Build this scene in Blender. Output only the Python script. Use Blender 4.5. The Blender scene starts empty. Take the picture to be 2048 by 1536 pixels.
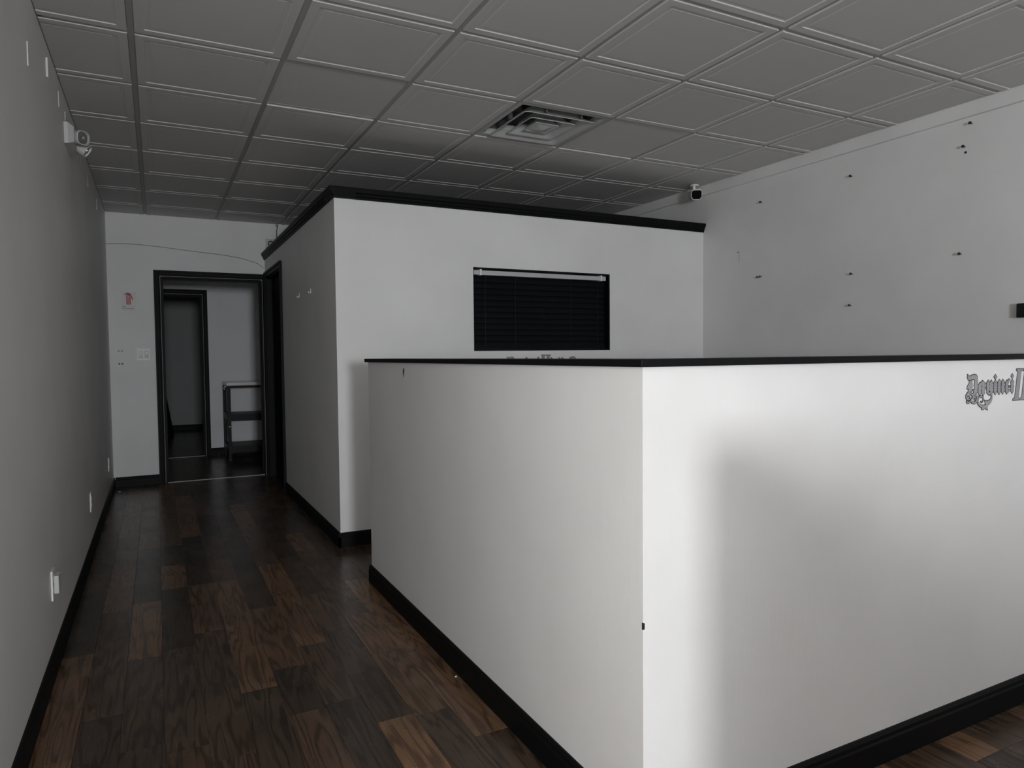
import bpy, bmesh, math, random
from mathutils import Vector, Matrix
from mathutils.geometry import tessellate_polygon
random.seed(11)
SC = bpy.context.scene
COL = SC.collection

# ------------------------------------------------------------------ camera
cam_d = bpy.data.cameras.new('camera'); cam = bpy.data.objects.new('camera', cam_d); COL.objects.link(cam)
cam_d.sensor_width = 36.0; cam_d.lens = 24.3047; cam_d.clip_start = 0.02
_r = Vector((0.88924, -0.45733, -0.00964)); _f = Vector((0.45672, 0.88862, -0.04209))
_f.normalize(); _u = _r.cross(_f).normalized(); _r = _f.cross(_u).normalized()
cam.matrix_world = Matrix(((_r.x, _u.x, -_f.x, 0.0561), (_r.y, _u.y, -_f.y, -3.3264), (_r.z, _u.z, -_f.z, 1.205), (0, 0, 0, 1)))
SC.camera = cam

# ------------------------------------------------------------------ daylight
W = bpy.data.worlds.new('world'); SC.world = W; W.use_nodes = True
bg = W.node_tree.nodes['Background']; bg.inputs[0].default_value = (0.93, 0.97, 1.0, 1); bg.inputs[1].default_value = 0.6
SC.view_settings.view_transform = 'Standard'; SC.view_settings.look = 'None'
SC.view_settings.gamma = 1.0; SC.view_settings.exposure = 0.08; SC.view_settings.use_curve_mapping = False
try:
    SC.cycles.use_denoising = True
    SC.cycles.max_bounces = 12; SC.cycles.diffuse_bounces = 8; SC.cycles.transparent_max_bounces = 16
    SC.cycles.sample_clamp_indirect = 10.0
except Exception: pass

# ------------------------------------------------------------------ dimensions (metres)
XL, XR = -0.327, 4.06          # side walls
YB = 4.1                       # back wall face
YF = -8.0                      # storefront face
ZC = 2.565                     # ceiling grid face
G = 0.6096                     # ceiling module
XO, YO = 1.062, 1.02           # office corner
ZO = 2.19                      # office wall height
XP, YP = 1.05, -2.05           # half wall corner
YPE = 0.265                    # half wall far end
ZP = 1.174                     # half wall height
LITE = (-0.22, 0.42, 1.08, 1.76)      # clear lite in the street door (x0, x1, z0, z1)
DOORX = (-0.28, 0.62); DOORZ = (0.0, 2.13)
WINX = (1.35, 3.85); WINZ = (1.25, 2.40)
PXE, PYE, PZE = 1.040, -3.10, 1.048  # unseen low partition: face, end, height

def daylight(name, x0, x1, z0, z1, power, col=(1, 1, 1), y=0.012):
    l = bpy.data.lights.new(name, 'AREA'); l.shape = 'RECTANGLE'; l.size = x1-x0; l.size_y = z1-z0
    l.energy = power; l.color = col
    o = bpy.data.objects.new(name, l); COL.objects.link(o)
    o.location = ((x0+x1)/2, YF+y, (z0+z1)/2); o.rotation_euler = (math.pi/2, 0, 0)
    return o
E_LITE, E_DOOR, E_WIN, E_SIDE = 170.0, 4.0, 6.0, 18.5
SIDE = (-3.70, -2.15, 0.35, 1.85)    # added side window, invented to brighten the half wall side (y0, y1, z0, z1)
o = daylight('added_side_light', 0, SIDE[1]-SIDE[0], SIDE[2], SIDE[3], E_SIDE, (1.0, 0.985, 0.965))  # added lamp at the invented window, lifts the corridor and half wall side
o.location = (XL+0.006, (SIDE[0]+SIDE[1])/2, (SIDE[2]+SIDE[3])/2); o.rotation_euler = (math.pi/2, 0, -math.pi/2)
daylight('door_lite_daylight', *LITE, E_LITE, (0.93, 0.96, 1.0), y=0.02)
daylight('door_daylight', DOORX[0], DOORX[1], 0.1, DOORZ[1], E_DOOR, (1.0, 0.985, 0.96))
daylight('window_daylight', *WINX, *WINZ, E_WIN, (0.96, 0.98, 1.0))

# ------------------------------------------------------------------ materials
def nmat(name, col=(0.8,0.8,0.8), rough=0.5, metal=0.0, spec=0.5):
    m = bpy.data.materials.new(name); m.use_nodes = True
    b = m.node_tree.nodes['Principled BSDF']
    b.inputs['Base Color'].default_value = (*col, 1); b.inputs['Roughness'].default_value = rough
    b.inputs['Metallic'].default_value = metal; b.inputs['Specular IOR Level'].default_value = spec
    return m, m.node_tree, b
def node(t, kind, **kw):
    n = t.nodes.new(kind)
    for k, v in kw.items(): setattr(n, k, v)
    return n
def bump(t, b, height, strength, dist=0.001):
    n = node(t, 'ShaderNodeBump'); n.inputs['Strength'].default_value = strength; n.inputs['Distance'].default_value = dist
    t.links.new(height, n.inputs['Height']); t.links.new(n.outputs[0], b.inputs['Normal'])
def paint(name, col, rough=0.5, streak=0.0, mottling=0.05, bumpk=0.12, spec=0.35):
    m, t, b = nmat(name, col, rough, spec=spec)
    tc = node(t, 'ShaderNodeTexCoord')
    n1 = node(t, 'ShaderNodeTexNoise'); n1.inputs['Scale'].default_value = 2.2; n1.inputs['Detail'].default_value = 5
    mp = node(t, 'ShaderNodeMapping'); mp.inputs['Scale'].default_value = (1, 1, 1)
    t.links.new(tc.outputs['Object'], mp.inputs[0]); t.links.new(mp.outputs[0], n1.inputs['Vector'])
    rp = node(t, 'ShaderNodeValToRGB')
    rp.color_ramp.elements[0].position = 0.3; rp.color_ramp.elements[1].position = 0.72
    rp.color_ramp.elements[0].color = (*[c*(1-mottling) for c in col], 1)
    rp.color_ramp.elements[1].color = (*[min(1, c*(1+mottling*0.6)) for c in col], 1)
    t.links.new(n1.outputs['Fac'], rp.inputs[0]); t.links.new(rp.outputs[0], b.inputs['Base Color'])
    n2 = node(t, 'ShaderNodeTexNoise'); n2.inputs['Scale'].default_value = 160; n2.inputs['Detail'].default_value = 3
    mp2 = node(t, 'ShaderNodeMapping'); mp2.inputs['Scale'].default_value = (1, 1, 1-streak*0.93)
    t.links.new(tc.outputs['Object'], mp2.inputs[0]); t.links.new(mp2.outputs[0], n2.inputs['Vector'])
    h = n2.outputs['Fac']
    if streak:
        n3 = node(t, 'ShaderNodeTexNoise'); n3.inputs['Scale'].default_value = 22; n3.inputs['Detail'].default_value = 4
        mp3 = node(t, 'ShaderNodeMapping'); mp3.inputs['Scale'].default_value = (1, 1, 0.06)
        t.links.new(tc.outputs['Object'], mp3.inputs[0]); t.links.new(mp3.outputs[0], n3.inputs['Vector'])
        ad = node(t, 'ShaderNodeMath', operation='ADD'); t.links.new(n2.outputs['Fac'], ad.inputs[0]); t.links.new(n3.outputs['Fac'], ad.inputs[1])
        h = ad.outputs[0]
    bump(t, b, h, bumpk, 0.0015)
    return m
M = {}
M['wall'] = paint('wall_paint', (0.78, 0.775, 0.765), 0.5)
M['halfwall'] = paint('half_wall_paint', (0.78, 0.77, 0.76), 0.5, streak=1.0, bumpk=0.22)
M['ceiling'] = paint('ceiling_tile_finish', (0.62, 0.61, 0.60), 0.75, mottling=0.03, bumpk=0.25)
M['grid'] = nmat('ceiling_grid_enamel', (0.40, 0.395, 0.375), 0.5, spec=0.3)[0]
M['black'] = paint('black_trim_paint', (0.0048, 0.0052, 0.0058), 0.5, mottling=0.15, bumpk=0.08, spec=0.12)
M['blackdoor'] = nmat('black_door_paint', (0.003, 0.0035, 0.0045), 0.5, spec=0.2)[0]
M['white'] = nmat('white_plastic', (0.78, 0.77, 0.75), 0.4)[0]
M['offwhite'] = nmat('grey_white_plastic', (0.55, 0.55, 0.54), 0.45)[0]
M['dark'] = nmat('dark_plastic', (0.006, 0.007, 0.008), 0.35)[0]
M['blind'] = nmat('black_blind_slat', (0.0030, 0.0040, 0.0048), 0.6, spec=0.15)[0]
M['rail'] = nmat('blind_head_rail_enamel', (0.50, 0.51, 0.53), 0.4)[0]
M['metal'] = nmat('brushed_metal', (0.62, 0.62, 0.62), 0.35, 1.0)[0]
M['steel_dark'] = nmat('dark_steel', (0.12, 0.12, 0.12), 0.4, 1.0)[0]
M['vent'] = nmat('vent_enamel', (0.50, 0.51, 0.50), 0.45)[0]
M['duct'] = nmat('galvanised_duct', (0.16, 0.165, 0.16), 0.5, 0.6)[0]
M['red'] = nmat('red_print', (0.42, 0.03, 0.04), 0.5)[0]
M['signface'] = nmat('sign_face', (0.66, 0.64, 0.63), 0.45)[0]
M['ink'] = nmat('dark_ink', (0.02, 0.02, 0.024), 0.5)[0]
M['lettergrey'] = paint('letter_grey_vinyl', (0.32, 0.32, 0.33), 0.45, mottling=0.3, bumpk=0.0)
M['wire'] = nmat('cable_sheath', (0.16, 0.155, 0.15), 0.5)[0]
M['joint'] = nmat('floor_underlay', (0.006, 0.005, 0.004), 0.7)[0]
M['chip'] = nmat('bare_gypsum_paper', (0.09, 0.045, 0.025), 0.9)[0]
M['topsheet'] = nmat('pale_laminate_top', (0.90, 0.85, 0.80), 0.15)[0]
M['rackblack'] = nmat('black_rack_paint', (0.007, 0.0075, 0.008), 0.45, spec=0.15)[0]
M['concrete'] = paint('street_concrete', (0.32, 0.31, 0.30), 0.85, mottling=0.2)
M['lampglass'] = nmat('lamp_reflector', (0.85, 0.85, 0.83), 0.12, 1.0)[0]
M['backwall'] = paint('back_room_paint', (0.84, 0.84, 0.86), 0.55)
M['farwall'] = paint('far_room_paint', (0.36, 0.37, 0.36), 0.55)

def glass_mat():
    m = bpy.data.materials.new('clear_window_glass'); m.use_nodes = True; t = m.node_tree
    for n in list(t.nodes): t.nodes.remove(n)
    o = node(t, 'ShaderNodeOutputMaterial'); mx = node(t, 'ShaderNodeMixShader'); tr = node(t, 'ShaderNodeBsdfTransparent'); gl = node(t, 'ShaderNodeBsdfGlossy')
    tr.inputs[0].default_value = (0.93, 0.96, 0.95, 1); gl.inputs['Roughness'].default_value = 0.02; mx.inputs[0].default_value = 0.06
    t.links.new(tr.outputs[0], mx.inputs[1]); t.links.new(gl.outputs[0], mx.inputs[2]); t.links.new(mx.outputs[0], o.inputs[0])
    return m
M['strip'] = nmat('pale_aluminium_strip', (0.85, 0.85, 0.84), 0.3, 0.2)[0]
M['matte'] = nmat('matte_black_cover', (0.004, 0.004, 0.005), 0.7, spec=0.06)[0]
M['lens'] = nmat('grey_lamp_lens', (0.12, 0.12, 0.12), 0.3)[0]
M['glass'] = glass_mat()
M['frost'] = nmat('frosted_glass', (0.80, 0.82, 0.82), 0.5)[0]; M['frost'].node_tree.nodes['Principled BSDF'].inputs['Transmission Weight'].default_value = 0.6

def wood_mat():
    m, t, b = nmat('dark_walnut_laminate', (0.05, 0.03, 0.02), 0.3, spec=0.3)
    tc = node(t, 'ShaderNodeTexCoord'); oi = node(t, 'ShaderNodeObjectInfo')
    off = node(t, 'ShaderNodeVectorMath', operation='SCALE'); off.inputs[0].default_value = (37.0, 91.0, 13.0)
    t.links.new(oi.outputs['Random'], off.inputs['Scale'])
    ad = node(t, 'ShaderNodeVectorMath', operation='ADD'); t.links.new(tc.outputs['Object'], ad.inputs[0]); t.links.new(off.outputs[0], ad.inputs[1])
    # cathedral figure: stretched distorted rings
    mp = node(t, 'ShaderNodeMapping'); mp.inputs['Scale'].default_value = (9.5, 0.8, 9.5); t.links.new(ad.outputs[0], mp.inputs[0])
    nz = node(t, 'ShaderNodeTexNoise'); nz.inputs['Scale'].default_value = 1.3; nz.inputs['Detail'].default_value = 2.0; t.links.new(mp.outputs[0], nz.inputs['Vector'])
    mul = node(t, 'ShaderNodeMath', operation='MULTIPLY'); mul.inputs[1].default_value = 64.0; t.links.new(nz.outputs['Fac'], mul.inputs[0])
    sn = node(t, 'ShaderNodeMath', operation='SINE'); t.links.new(mul.outputs[0], sn.inputs[0])
    rr = node(t, 'ShaderNodeValToRGB'); e = rr.color_ramp.elements
    e[0].position = 0.0; e[0].color = (0.34, 0.33, 0.32, 1); e[1].position = 0.52; e[1].color = (1, 1, 1, 1)
    ms = node(t, 'ShaderNodeMath', operation='MULTIPLY_ADD'); ms.inputs[1].default_value = 0.5; ms.inputs[2].default_value = 0.5
    t.links.new(sn.outputs[0], ms.inputs[0]); t.links.new(ms.outputs[0], rr.inputs[0])
    # fine pores
    mp2 = node(t, 'ShaderNodeMapping'); mp2.inputs['Scale'].default_value = (260, 9, 260); t.links.new(ad.outputs[0], mp2.inputs[0])
    n2 = node(t, 'ShaderNodeTexNoise'); n2.inputs['Scale'].default_value = 1.0; n2.inputs['Detail'].default_value = 3; t.links.new(mp2.outputs[0], n2.inputs['Vector'])
    r2 = node(t, 'ShaderNodeValToRGB'); r2.color_ramp.elements[0].position = 0.36; r2.color_ramp.elements[0].color = (0.5, 0.5, 0.5, 1); r2.color_ramp.elements[1].position = 0.6
    t.links.new(n2.outputs['Fac'], r2.inputs[0])
    # large blotches
    n3 = node(t, 'ShaderNodeTexNoise'); n3.inputs['Scale'].default_value = 4.5; n3.inputs['Detail'].default_value = 3; t.links.new(ad.outputs[0], n3.inputs['Vector'])
    r3 = node(t, 'ShaderNodeValToRGB'); r3.color_ramp.elements[0].position = 0.3; r3.color_ramp.elements[0].color = (0.6, 0.6, 0.62, 1); r3.color_ramp.elements[1].position = 0.68
    t.links.new(n3.outputs['Fac'], r3.inputs[0])
    tone = node(t, 'ShaderNodeValToRGB'); tone.color_ramp.interpolation = 'LINEAR'
    el = tone.color_ramp.elements; el[0].position = 0.0; el[0].color = (0.062, 0.044, 0.031, 1); el[1].position = 1.0; el[1].color = (0.30, 0.165, 0.088, 1)
    x = el.new(0.45); x.color = (0.108, 0.068, 0.043, 1); x = el.new(0.78); x.color = (0.192, 0.110, 0.062, 1)
    t.links.new(oi.outputs['Random'], tone.inputs[0])
    prev = tone.outputs[0]
    for r, f in ((rr, 0.75), (r2, 0.55), (r3, 0.8)):
        mx = node(t, 'ShaderNodeMix', data_type='RGBA', blend_type='MULTIPLY'); mx.inputs['Factor'].default_value = f
        t.links.new(prev, mx.inputs['A']); t.links.new(r.outputs[0], mx.inputs['B']); prev = mx.outputs['Result']
    t.links.new(prev, b.inputs['Base Color'])
    n4 = node(t, 'ShaderNodeTexNoise'); n4.inputs['Scale'].default_value = 3; n4.inputs['Detail'].default_value = 4
    t.links.new(tc.outputs['Object'], n4.inputs['Vector'])
    r4 = node(t, 'ShaderNodeMapRange'); r4.inputs['To Min'].default_value = 0.22; r4.inputs['To Max'].default_value = 0.33
    t.links.new(n4.outputs['Fac'], r4.inputs['Value']); t.links.new(r4.outputs[0], b.inputs['Roughness'])
    bump(t, b, r2.outputs[0], 0.04, 0.0004)
    return m
M['wood'] = wood_mat()

# ------------------------------------------------------------------ helpers
def box(bm, x0, x1, y0, y1, z0, z1):
    vs = [bm.verts.new(c) for c in ((x0,y0,z0),(x1,y0,z0),(x1,y1,z0),(x0,y1,z0),(x0,y0,z1),(x1,y0,z1),(x1,y1,z1),(x0,y1,z1))]
    for f in ((0,3,2,1),(4,5,6,7),(0,1,5,4),(1,2,6,5),(2,3,7,6),(3,0,4,7)): bm.faces.new([vs[i] for i in f])
def bev(bm, w, seg=2):
    bmesh.ops.bevel(bm, geom=list(bm.edges), offset=w, segments=seg, affect='EDGES', profile=0.6)
def obj(name, bm, mat, parent=None, smooth=False):
    bmesh.ops.recalc_face_normals(bm, faces=bm.faces)
    me = bpy.data.meshes.new(name); bm.to_mesh(me); bm.free()
    me.materials.append(mat if not isinstance(mat, str) else M[mat])
    if smooth:
        for p in me.polygons: p.use_smooth = True
    o = bpy.data.objects.new(name, me); COL.objects.link(o)
    if parent: o.parent = parent
    return o
def boxes(name, bs, mat, parent=None, bevel=0.0):
    bm = bmesh.new()
    for b in bs: box(bm, *b)
    if bevel: bev(bm, bevel)
    o = obj(name, bm, mat, parent)
    return o
def recenter(o, p):
    """move the object's origin to p while its mesh stays in place (parents sit at identity or are Empties)"""
    p = Vector(p); o.data.transform(Matrix.Translation(-p)); o.location = p
def empty(name, loc=(0,0,0)):
    o = bpy.data.objects.new(name, None); COL.objects.link(o); o.location = loc; o.empty_display_size = 0.1
    return o
def put(child, parent):
    """parent a world-placed mesh to an Empty so it keeps its place"""
    child.parent = parent; child.matrix_parent_inverse = Matrix.Translation(-Vector(parent.location))
    return child
def tag(o, label=None, cat=None, group=None, kind=None):
    if label: o['label'] = label
    if cat: o['category'] = cat
    if group: o['group'] = group
    if kind: o['kind'] = kind
    return o
def struct(o, label=None):
    o['kind'] = 'structure'
    if label: o['label'] = label
    return o
def extrude_profile(bm, prof, axis, a0, a1):
    """prof: list of 2-D points; axis 'x': points are (y,z); axis 'y': points are (x,z); axis 'z': points are (x,y)"""
    def P(p, a): return {'x': (a, p[0], p[1]), 'y': (p[0], a, p[1]), 'z': (p[0], p[1], a)}[axis]
    A = [bm.verts.new(P(p, a0)) for p in prof]; B = [bm.verts.new(P(p, a1)) for p in prof]
    n = len(prof)
    for i in range(n): bm.faces.new((A[i], A[(i+1)%n], B[(i+1)%n], B[i]))
    bm.faces.new(A[::-1]); bm.faces.new(B)
def cyl(bm, p0, p1, r0, r1=None, n=14):
    r1 = r0 if r1 is None else r1
    p0, p1 = Vector(p0), Vector(p1); d = (p1-p0).normalized()
    a = d.orthogonal().normalized(); b = d.cross(a)
    A = [bm.verts.new(p0 + r0*(a*math.cos(2*math.pi*i/n)+b*math.sin(2*math.pi*i/n))) for i in range(n)]
    B = [bm.verts.new(p1 + r1*(a*math.cos(2*math.pi*i/n)+b*math.sin(2*math.pi*i/n))) for i in range(n)]
    for i in range(n): bm.faces.new((A[i], A[(i+1)%n], B[(i+1)%n], B[i]))
    bm.faces.new(A[::-1]); bm.faces.new(B)
def tube(bm, pts, r, n=8):
    pts = [Vector(p) for p in pts]; rings = []
    for i, p in enumerate(pts):
        d = (pts[min(i+1, len(pts)-1)] - pts[max(i-1, 0)]).normalized()
        a = d.cross(Vector((0.123, 0.9, 0.31))).normalized(); b = d.cross(a)
        rings.append([bm.verts.new(p + r*(a*math.cos(2*math.pi*k/n)+b*math.sin(2*math.pi*k/n))) for k in range(n)])
    for A, B in zip(rings, rings[1:]):
        for k in range(n): bm.faces.new((A[k], A[(k+1)%n], B[(k+1)%n], B[k]))
    bm.faces.new(rings[0][::-1]); bm.faces.new(rings[-1])
def smooth_path(pts, k=8):
    pts = [Vector(p) for p in pts]; out = []
    for i in range(len(pts)-1):
        p0, p1, p2, p3 = pts[max(i-1,0)], pts[i], pts[i+1], pts[min(i+2,len(pts)-1)]
        for j in range(k):
            t = j/k
            out.append(0.5*((2*p1)+(p2-p0)*t+(2*p0-5*p1+4*p2-p3)*t*t+(3*p1-p0-3*p2+p3)*t**3))
    out.append(pts[-1]); return out

# ================================================================== SHELL
T = 0.12
# ---- floor slab and planks
floor = struct(boxes('floor', [(XL-T, XR+T, YF-T, 9.6, -0.12, -0.006)], 'joint'))
PW = 0.1245
def plank_bm(w, l, h=0.006):
    g = 0.0003; c = 0.0008
    bm = bmesh.new()
    x, y = w/2-g, l/2-g
    lo = [bm.verts.new((sx*x, sy*y, -h)) for sx, sy in ((-1,-1),(1,-1),(1,1),(-1,1))]
    mi = [bm.verts.new((sx*x, sy*y, -c*0.5)) for sx, sy in ((-1,-1),(1,-1),(1,1),(-1,1))]
    up = [bm.verts.new((sx*(x-c), sy*(y-c), 0)) for sx, sy in ((-1,-1),(1,-1),(1,1),(-1,1))]
    for A, B in ((lo, mi), (mi, up)):
        for i in range(4): bm.faces.new((A[i], A[(i+1)%4], B[(i+1)%4], B[i]))
    bm.faces.new(up)
    return bm
_pl = {}
def plank(w, l):
    key = (round(w,4), round(l,3))
    if key not in _pl:
        bm = plank_bm(w, l); bmesh.ops.recalc_face_normals(bm, faces=bm.faces)
        me = bpy.data.meshes.new('plank'); bm.to_mesh(me); bm.free(); me.materials.append(M['wood']); _pl[key] = me
    return _pl[key]
rest = bmesh.new()
def lay(x0, x1, y0, y1, single=True, seed=0):
    rnd = random.Random(seed)
    x = x0
    while x < x1-0.004:
        w = min(PW, x1-x); y = y0 - rnd.uniform(0, 0.6)
        while y < y1-0.002:
            l = rnd.choice((0.38, 0.46, 0.54, 0.62, 0.72, 0.84)); a, b = max(y, y0), min(y+l, y1); y += l
            if b-a < 0.02: continue
            if single:
                o = bpy.data.objects.new('plank', plank(w, b-a)); COL.objects.link(o); o.parent = floor
                o.location = (x+w/2, (a+b)/2, 0)
            else:
                t = plank_bm(w, b-a); bmesh.ops.translate(t, vec=(x+w/2, (a+b)/2, 0), verts=t.verts)
                me = bpy.data.meshes.new('tmp'); t.to_mesh(me); t.free(); rest.from_mesh(me); bpy.data.meshes.remove(me)
        x += w
lay(XL, XL+11*PW, -2.75, YB+0.05, seed=5)                   # corridor
lay(XL+11*PW, XR, -2.75, YP, seed=6)                        # in front of the half wall
lay(XL, XR, YF, -2.75, single=False, seed=7)                # behind the camera
lay(XL+11*PW, XR, YP, YO, single=False, seed=8)             # inside the reception bay
lay(XL, 3.2, YB+0.05, 9.45, single=False, seed=9)           # back rooms
lay(XL+11*PW, XR, YO, YB+0.05, single=False, seed=10)
pr = obj('plank_field', rest, 'wood', floor); pr['kind'] = 'stuff'

# ---- walls
def wall_with_holes(name, axis, a0, a1, p0, p1, z0, z1, holes, mat):
    """axis 'x': wall runs along x between a0..a1 with thickness p0..p1 in y (axis 'y' the reverse). holes: (h0,h1,hz0,hz1)"""
    bs = []; cuts = sorted(holes); cur = a0
    for h0, h1, hz0, hz1 in cuts:
        if h0 > cur: bs.append((cur, h0, z0, z1))
        if hz0 > z0: bs.append((h0, h1, z0, hz0))
        if hz1 < z1: bs.append((h0, h1, hz1, z1))
        cur = h1
    if cur < a1: bs.append((cur, a1, z0, z1))
    out = [(a, b, p0, p1, c, d) if axis == 'x' else (p0, p1, a, b, c, d) for a, b, c, d in bs]
    return struct(boxes(name, out, mat))
ZT = ZC + 0.12
def wall_piece(name, x0, x1, z0, z1, hole, y0, y1, mat):
    h0, h1, k0, k1 = hole
    return boxes(name, [(x0, h0, y0, y1, z0, z1), (h1, x1, y0, y1, z0, z1), (h0, h1, y0, y1, z0, k0), (h0, h1, y0, y1, k1, z1)], mat)
wall_left = wall_with_holes('wall_left', 'y', YF-T, 9.6, XL-T, XL, 0, ZT, [SIDE], M['wall'])
wall_right = wall_with_holes('wall_right', 'y', YF-T, YB+T, XR, XR+T, 0, ZT, [], M['wall'])
D1 = (0.112, 1.03, 0, 1.985)                                    # back doorway
wall_back = wall_with_holes('wall_back', 'x', XL, XR, YB, YB+T, 0, ZT, [D1], M['wall'])
D2 = (-0.22, 0.574, 0, 1.972)                                   # inner doorway
YI = 5.92
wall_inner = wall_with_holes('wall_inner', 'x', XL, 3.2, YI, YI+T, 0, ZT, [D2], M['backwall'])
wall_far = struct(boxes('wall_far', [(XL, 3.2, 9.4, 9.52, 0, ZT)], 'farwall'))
wall_back_right = struct(boxes('wall_back_right', [(3.2, 3.2+T, YB+T, 9.52, 0, ZT)], 'backwall'))
WO = (2.0, 3.132, 1.234, 1.808)                                 # office window
wall_office = wall_with_holes('wall_office_front', 'x', XO, XR, YO, YO+T, 0, ZO, [WO], M['wall'])
D3 = (3.10, 4.0, 0, 2.0)
wall_office_side = wall_with_holes('wall_office_side', 'y', YO+T, YB, XO, XO+T, 0, ZO, [D3], M['wall'])
wall_front = wall_with_holes('wall_front', 'x', XL, XR, YF-T, YF, 0, ZT, [(DOORX[0], DOORX[1], 0, DOORZ[1]), (WINX[0], WINX[1], WINZ[0], WINZ[1])], M['wall'])

# ---- ceiling: slab, grid bars, tiles
ceiling = struct(boxes('ceiling', [(XL-T, XR+T, YF-T, YB+T, ZC+0.14, ZC+0.24), (XL-T, 3.2+T, YB+T, 9.6, ZC+0.02, ZC+0.24)], 'ceiling'))
def tile_bm(plain=False):
    bm = bmesh.new(); h = G/2; e = 0.0135
    if plain: rings = [(h-0.004, ZC+0.006), (h-0.004, ZC+0.0015)]
    else: rings = [(h-e, ZC+0.010), (h-e, ZC-0.0068), (h-e-0.001, ZC-0.0075), (h-e-0.036, ZC-0.0075), (h-e-0.0385, ZC-0.0042), (h-e-0.040, ZC-0.0038), (h-e-0.056, ZC-0.0038), (h-e-0.0585, ZC-0.0052)]
    prev = None
    for r, z in rings:
        cur = [bm.verts.new((sx*r, sy*r, z)) for sx, sy in ((-1,-1),(1,-1),(1,1),(-1,1))]
        if prev:
            for i in range(4): bm.faces.new((prev[i], prev[(i+1)%4], cur[(i+1)%4], cur[i]))
        prev = cur
    bm.faces.new(prev)
    if not plain:
        pass
    for f in bm.faces:
        f.normal_update()
        if f.normal.z > 0.2: f.normal_flip()
    return bm
def tile_mesh(bm):
    bmesh.ops.recalc_face_normals(bm, faces=bm.faces)
    # open shell that must face down
    big = max(bm.faces, key=lambda f: f.calc_area())
    if big.normal.z > 0: bmesh.ops.reverse_faces(bm, faces=bm.faces)
    me = bpy.data.meshes.new('ceiling_tile'); bm.to_mesh(me); bm.free(); me.materials.append(M['ceiling']); return me
TM = tile_mesh(tile_bm()); TP = tile_mesh(tile_bm(True))
XCE = 4.035
plain_cells = {(4, 0), (1, 0)}
for c in range(-1, 7):
    for r in range(-14, 7):
        if (c, r) == (3, 0): continue
        cx, cy = (c+0.5)*G, (r+0.5)*G
        x0, x1, y0, y1 = cx-G/2, cx+G/2, cy-G/2, cy+G/2
        if y1 < YF+0.02 or y0 > YB-0.02: continue
        cut = x0 < XL or x1 > XCE or y0 < YF or y1 > YB
        me = TP if (c, r) in plain_cells else TM
        if cut:
            bm = tile_bm((c, r) in plain_cells)
            for co, no, need in (((XL-cx+0.004,0,0),(-1,0,0),x0<XL), ((XCE-cx-0.004,0,0),(1,0,0),x1>XCE), ((0,YF-cy+0.004,0),(0,-1,0),y0<YF), ((0,YB-cy-0.004,0),(0,1,0),y1>YB)):
                if need: bmesh.ops.bisect_plane(bm, geom=bm.verts[:]+bm.edges[:]+bm.faces[:], plane_co=co, plane_no=no, clear_outer=True)
            me = tile_mesh(bm)
        o = bpy.data.objects.new('ceiling_tile', me); COL.objects.link(o); o.parent = ceiling; o.location = (cx, cy, 0)
def tbar(name, x0, x1, y0, y1): return boxes(name, [(x0, x1, y0, y1, ZC, ZC+0.004)], 'grid', ceiling)
hb = 0.012
for c in range(0, 7): tbar('grid_bar', c*G-hb, c*G+hb, YF, YB)
for r in range(-13, 7): 
    for c in range(-1, 7):
        a = max(XL, c*G+hb); b = min(XCE, (c+1)*G-hb)
        tbar('cross_bar', a, b, r*G-hb, r*G+hb)
tbar('wall_angle', XL, XL+0.018, YF, YB); tbar('wall_angle', XL, XCE, YB-0.018, YB)
tr_r = struct(boxes('trim_1', [(XCE, XR, YF, YB, 2.482, ZC+0.06)], 'wall', bevel=0.004), 'plain painted board running along the top of the right wall')

# ---- black crown trim on the office walls
def crown(side, a0, a1, name):
    # profile measured outward from the wall face (d) and up (z)
    prof = [(0.0, ZO-0.002), (-0.010, ZO-0.002), (-0.010, ZO+0.012), (-0.018, ZO+0.018), (-0.018, ZO+0.030), (-0.028, ZO+0.038), (-0.032, ZO+0.052), (-0.032, ZO+0.066), (0.13, ZO+0.066), (0.13, ZO)]
    bm = bmesh.new()
    if side == 'front': extrude_profile(bm, [(YO+d, z) for d, z in prof], 'x', a0, a1)
    else: extrude_profile(bm, [(XO+d, z) for d, z in prof], 'y', a0, a1)
    return bm
tr2 = struct(obj('trim_2', crown('front', XO-0.030, XR, ''), 'black'), 'black stepped crown trim along the top of the office front wall')
tr3 = struct(obj('trim_3', crown('side', YO-0.028, YB, ''), 'black'), 'black stepped crown trim running back along the office side wall')

# ---- baseboards
def base_prof(h=0.092, t=0.014): return [(0,0),(t,0),(t,h*0.72),(t*0.75,h*0.78),(t*0.75,h*0.9),(t*0.35,h),(0,h)]
def baseboard(name, side, plane, a0, a1, sgn, parent=None):
    bm = bmesh.new(); prof = [(plane+sgn*d, z) for d, z in base_prof()]
    extrude_profile(bm, prof, 'y' if side == 'y' else 'x', a0, a1)
    o = obj(name, bm, 'black', parent)
    return o if parent else struct(o)
baseboard('baseboard_left', 'y', XL, YF, YB, 1)
baseboard('baseboard_back', 'x', YB, XL+0.014, 0.055, -1)
baseboard('baseboard_office_side', 'y', XO, YO-0.014, 3.045, -1)
baseboard('baseboard_office_front', 'x', YO, XO-0.014, XR, -1)
baseboard('baseboard_right', 'y', XR, YP+T, YO-0.014, -1)
baseboard('baseboard_right_front', 'y', XR, YF, YP-0.014, -1)
baseboard('baseboard_inner', 'x', YI, 0.63, 3.2, -1)
baseboard('baseboard_far', 'x', 9.4, XL, 3.2, -1)

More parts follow.
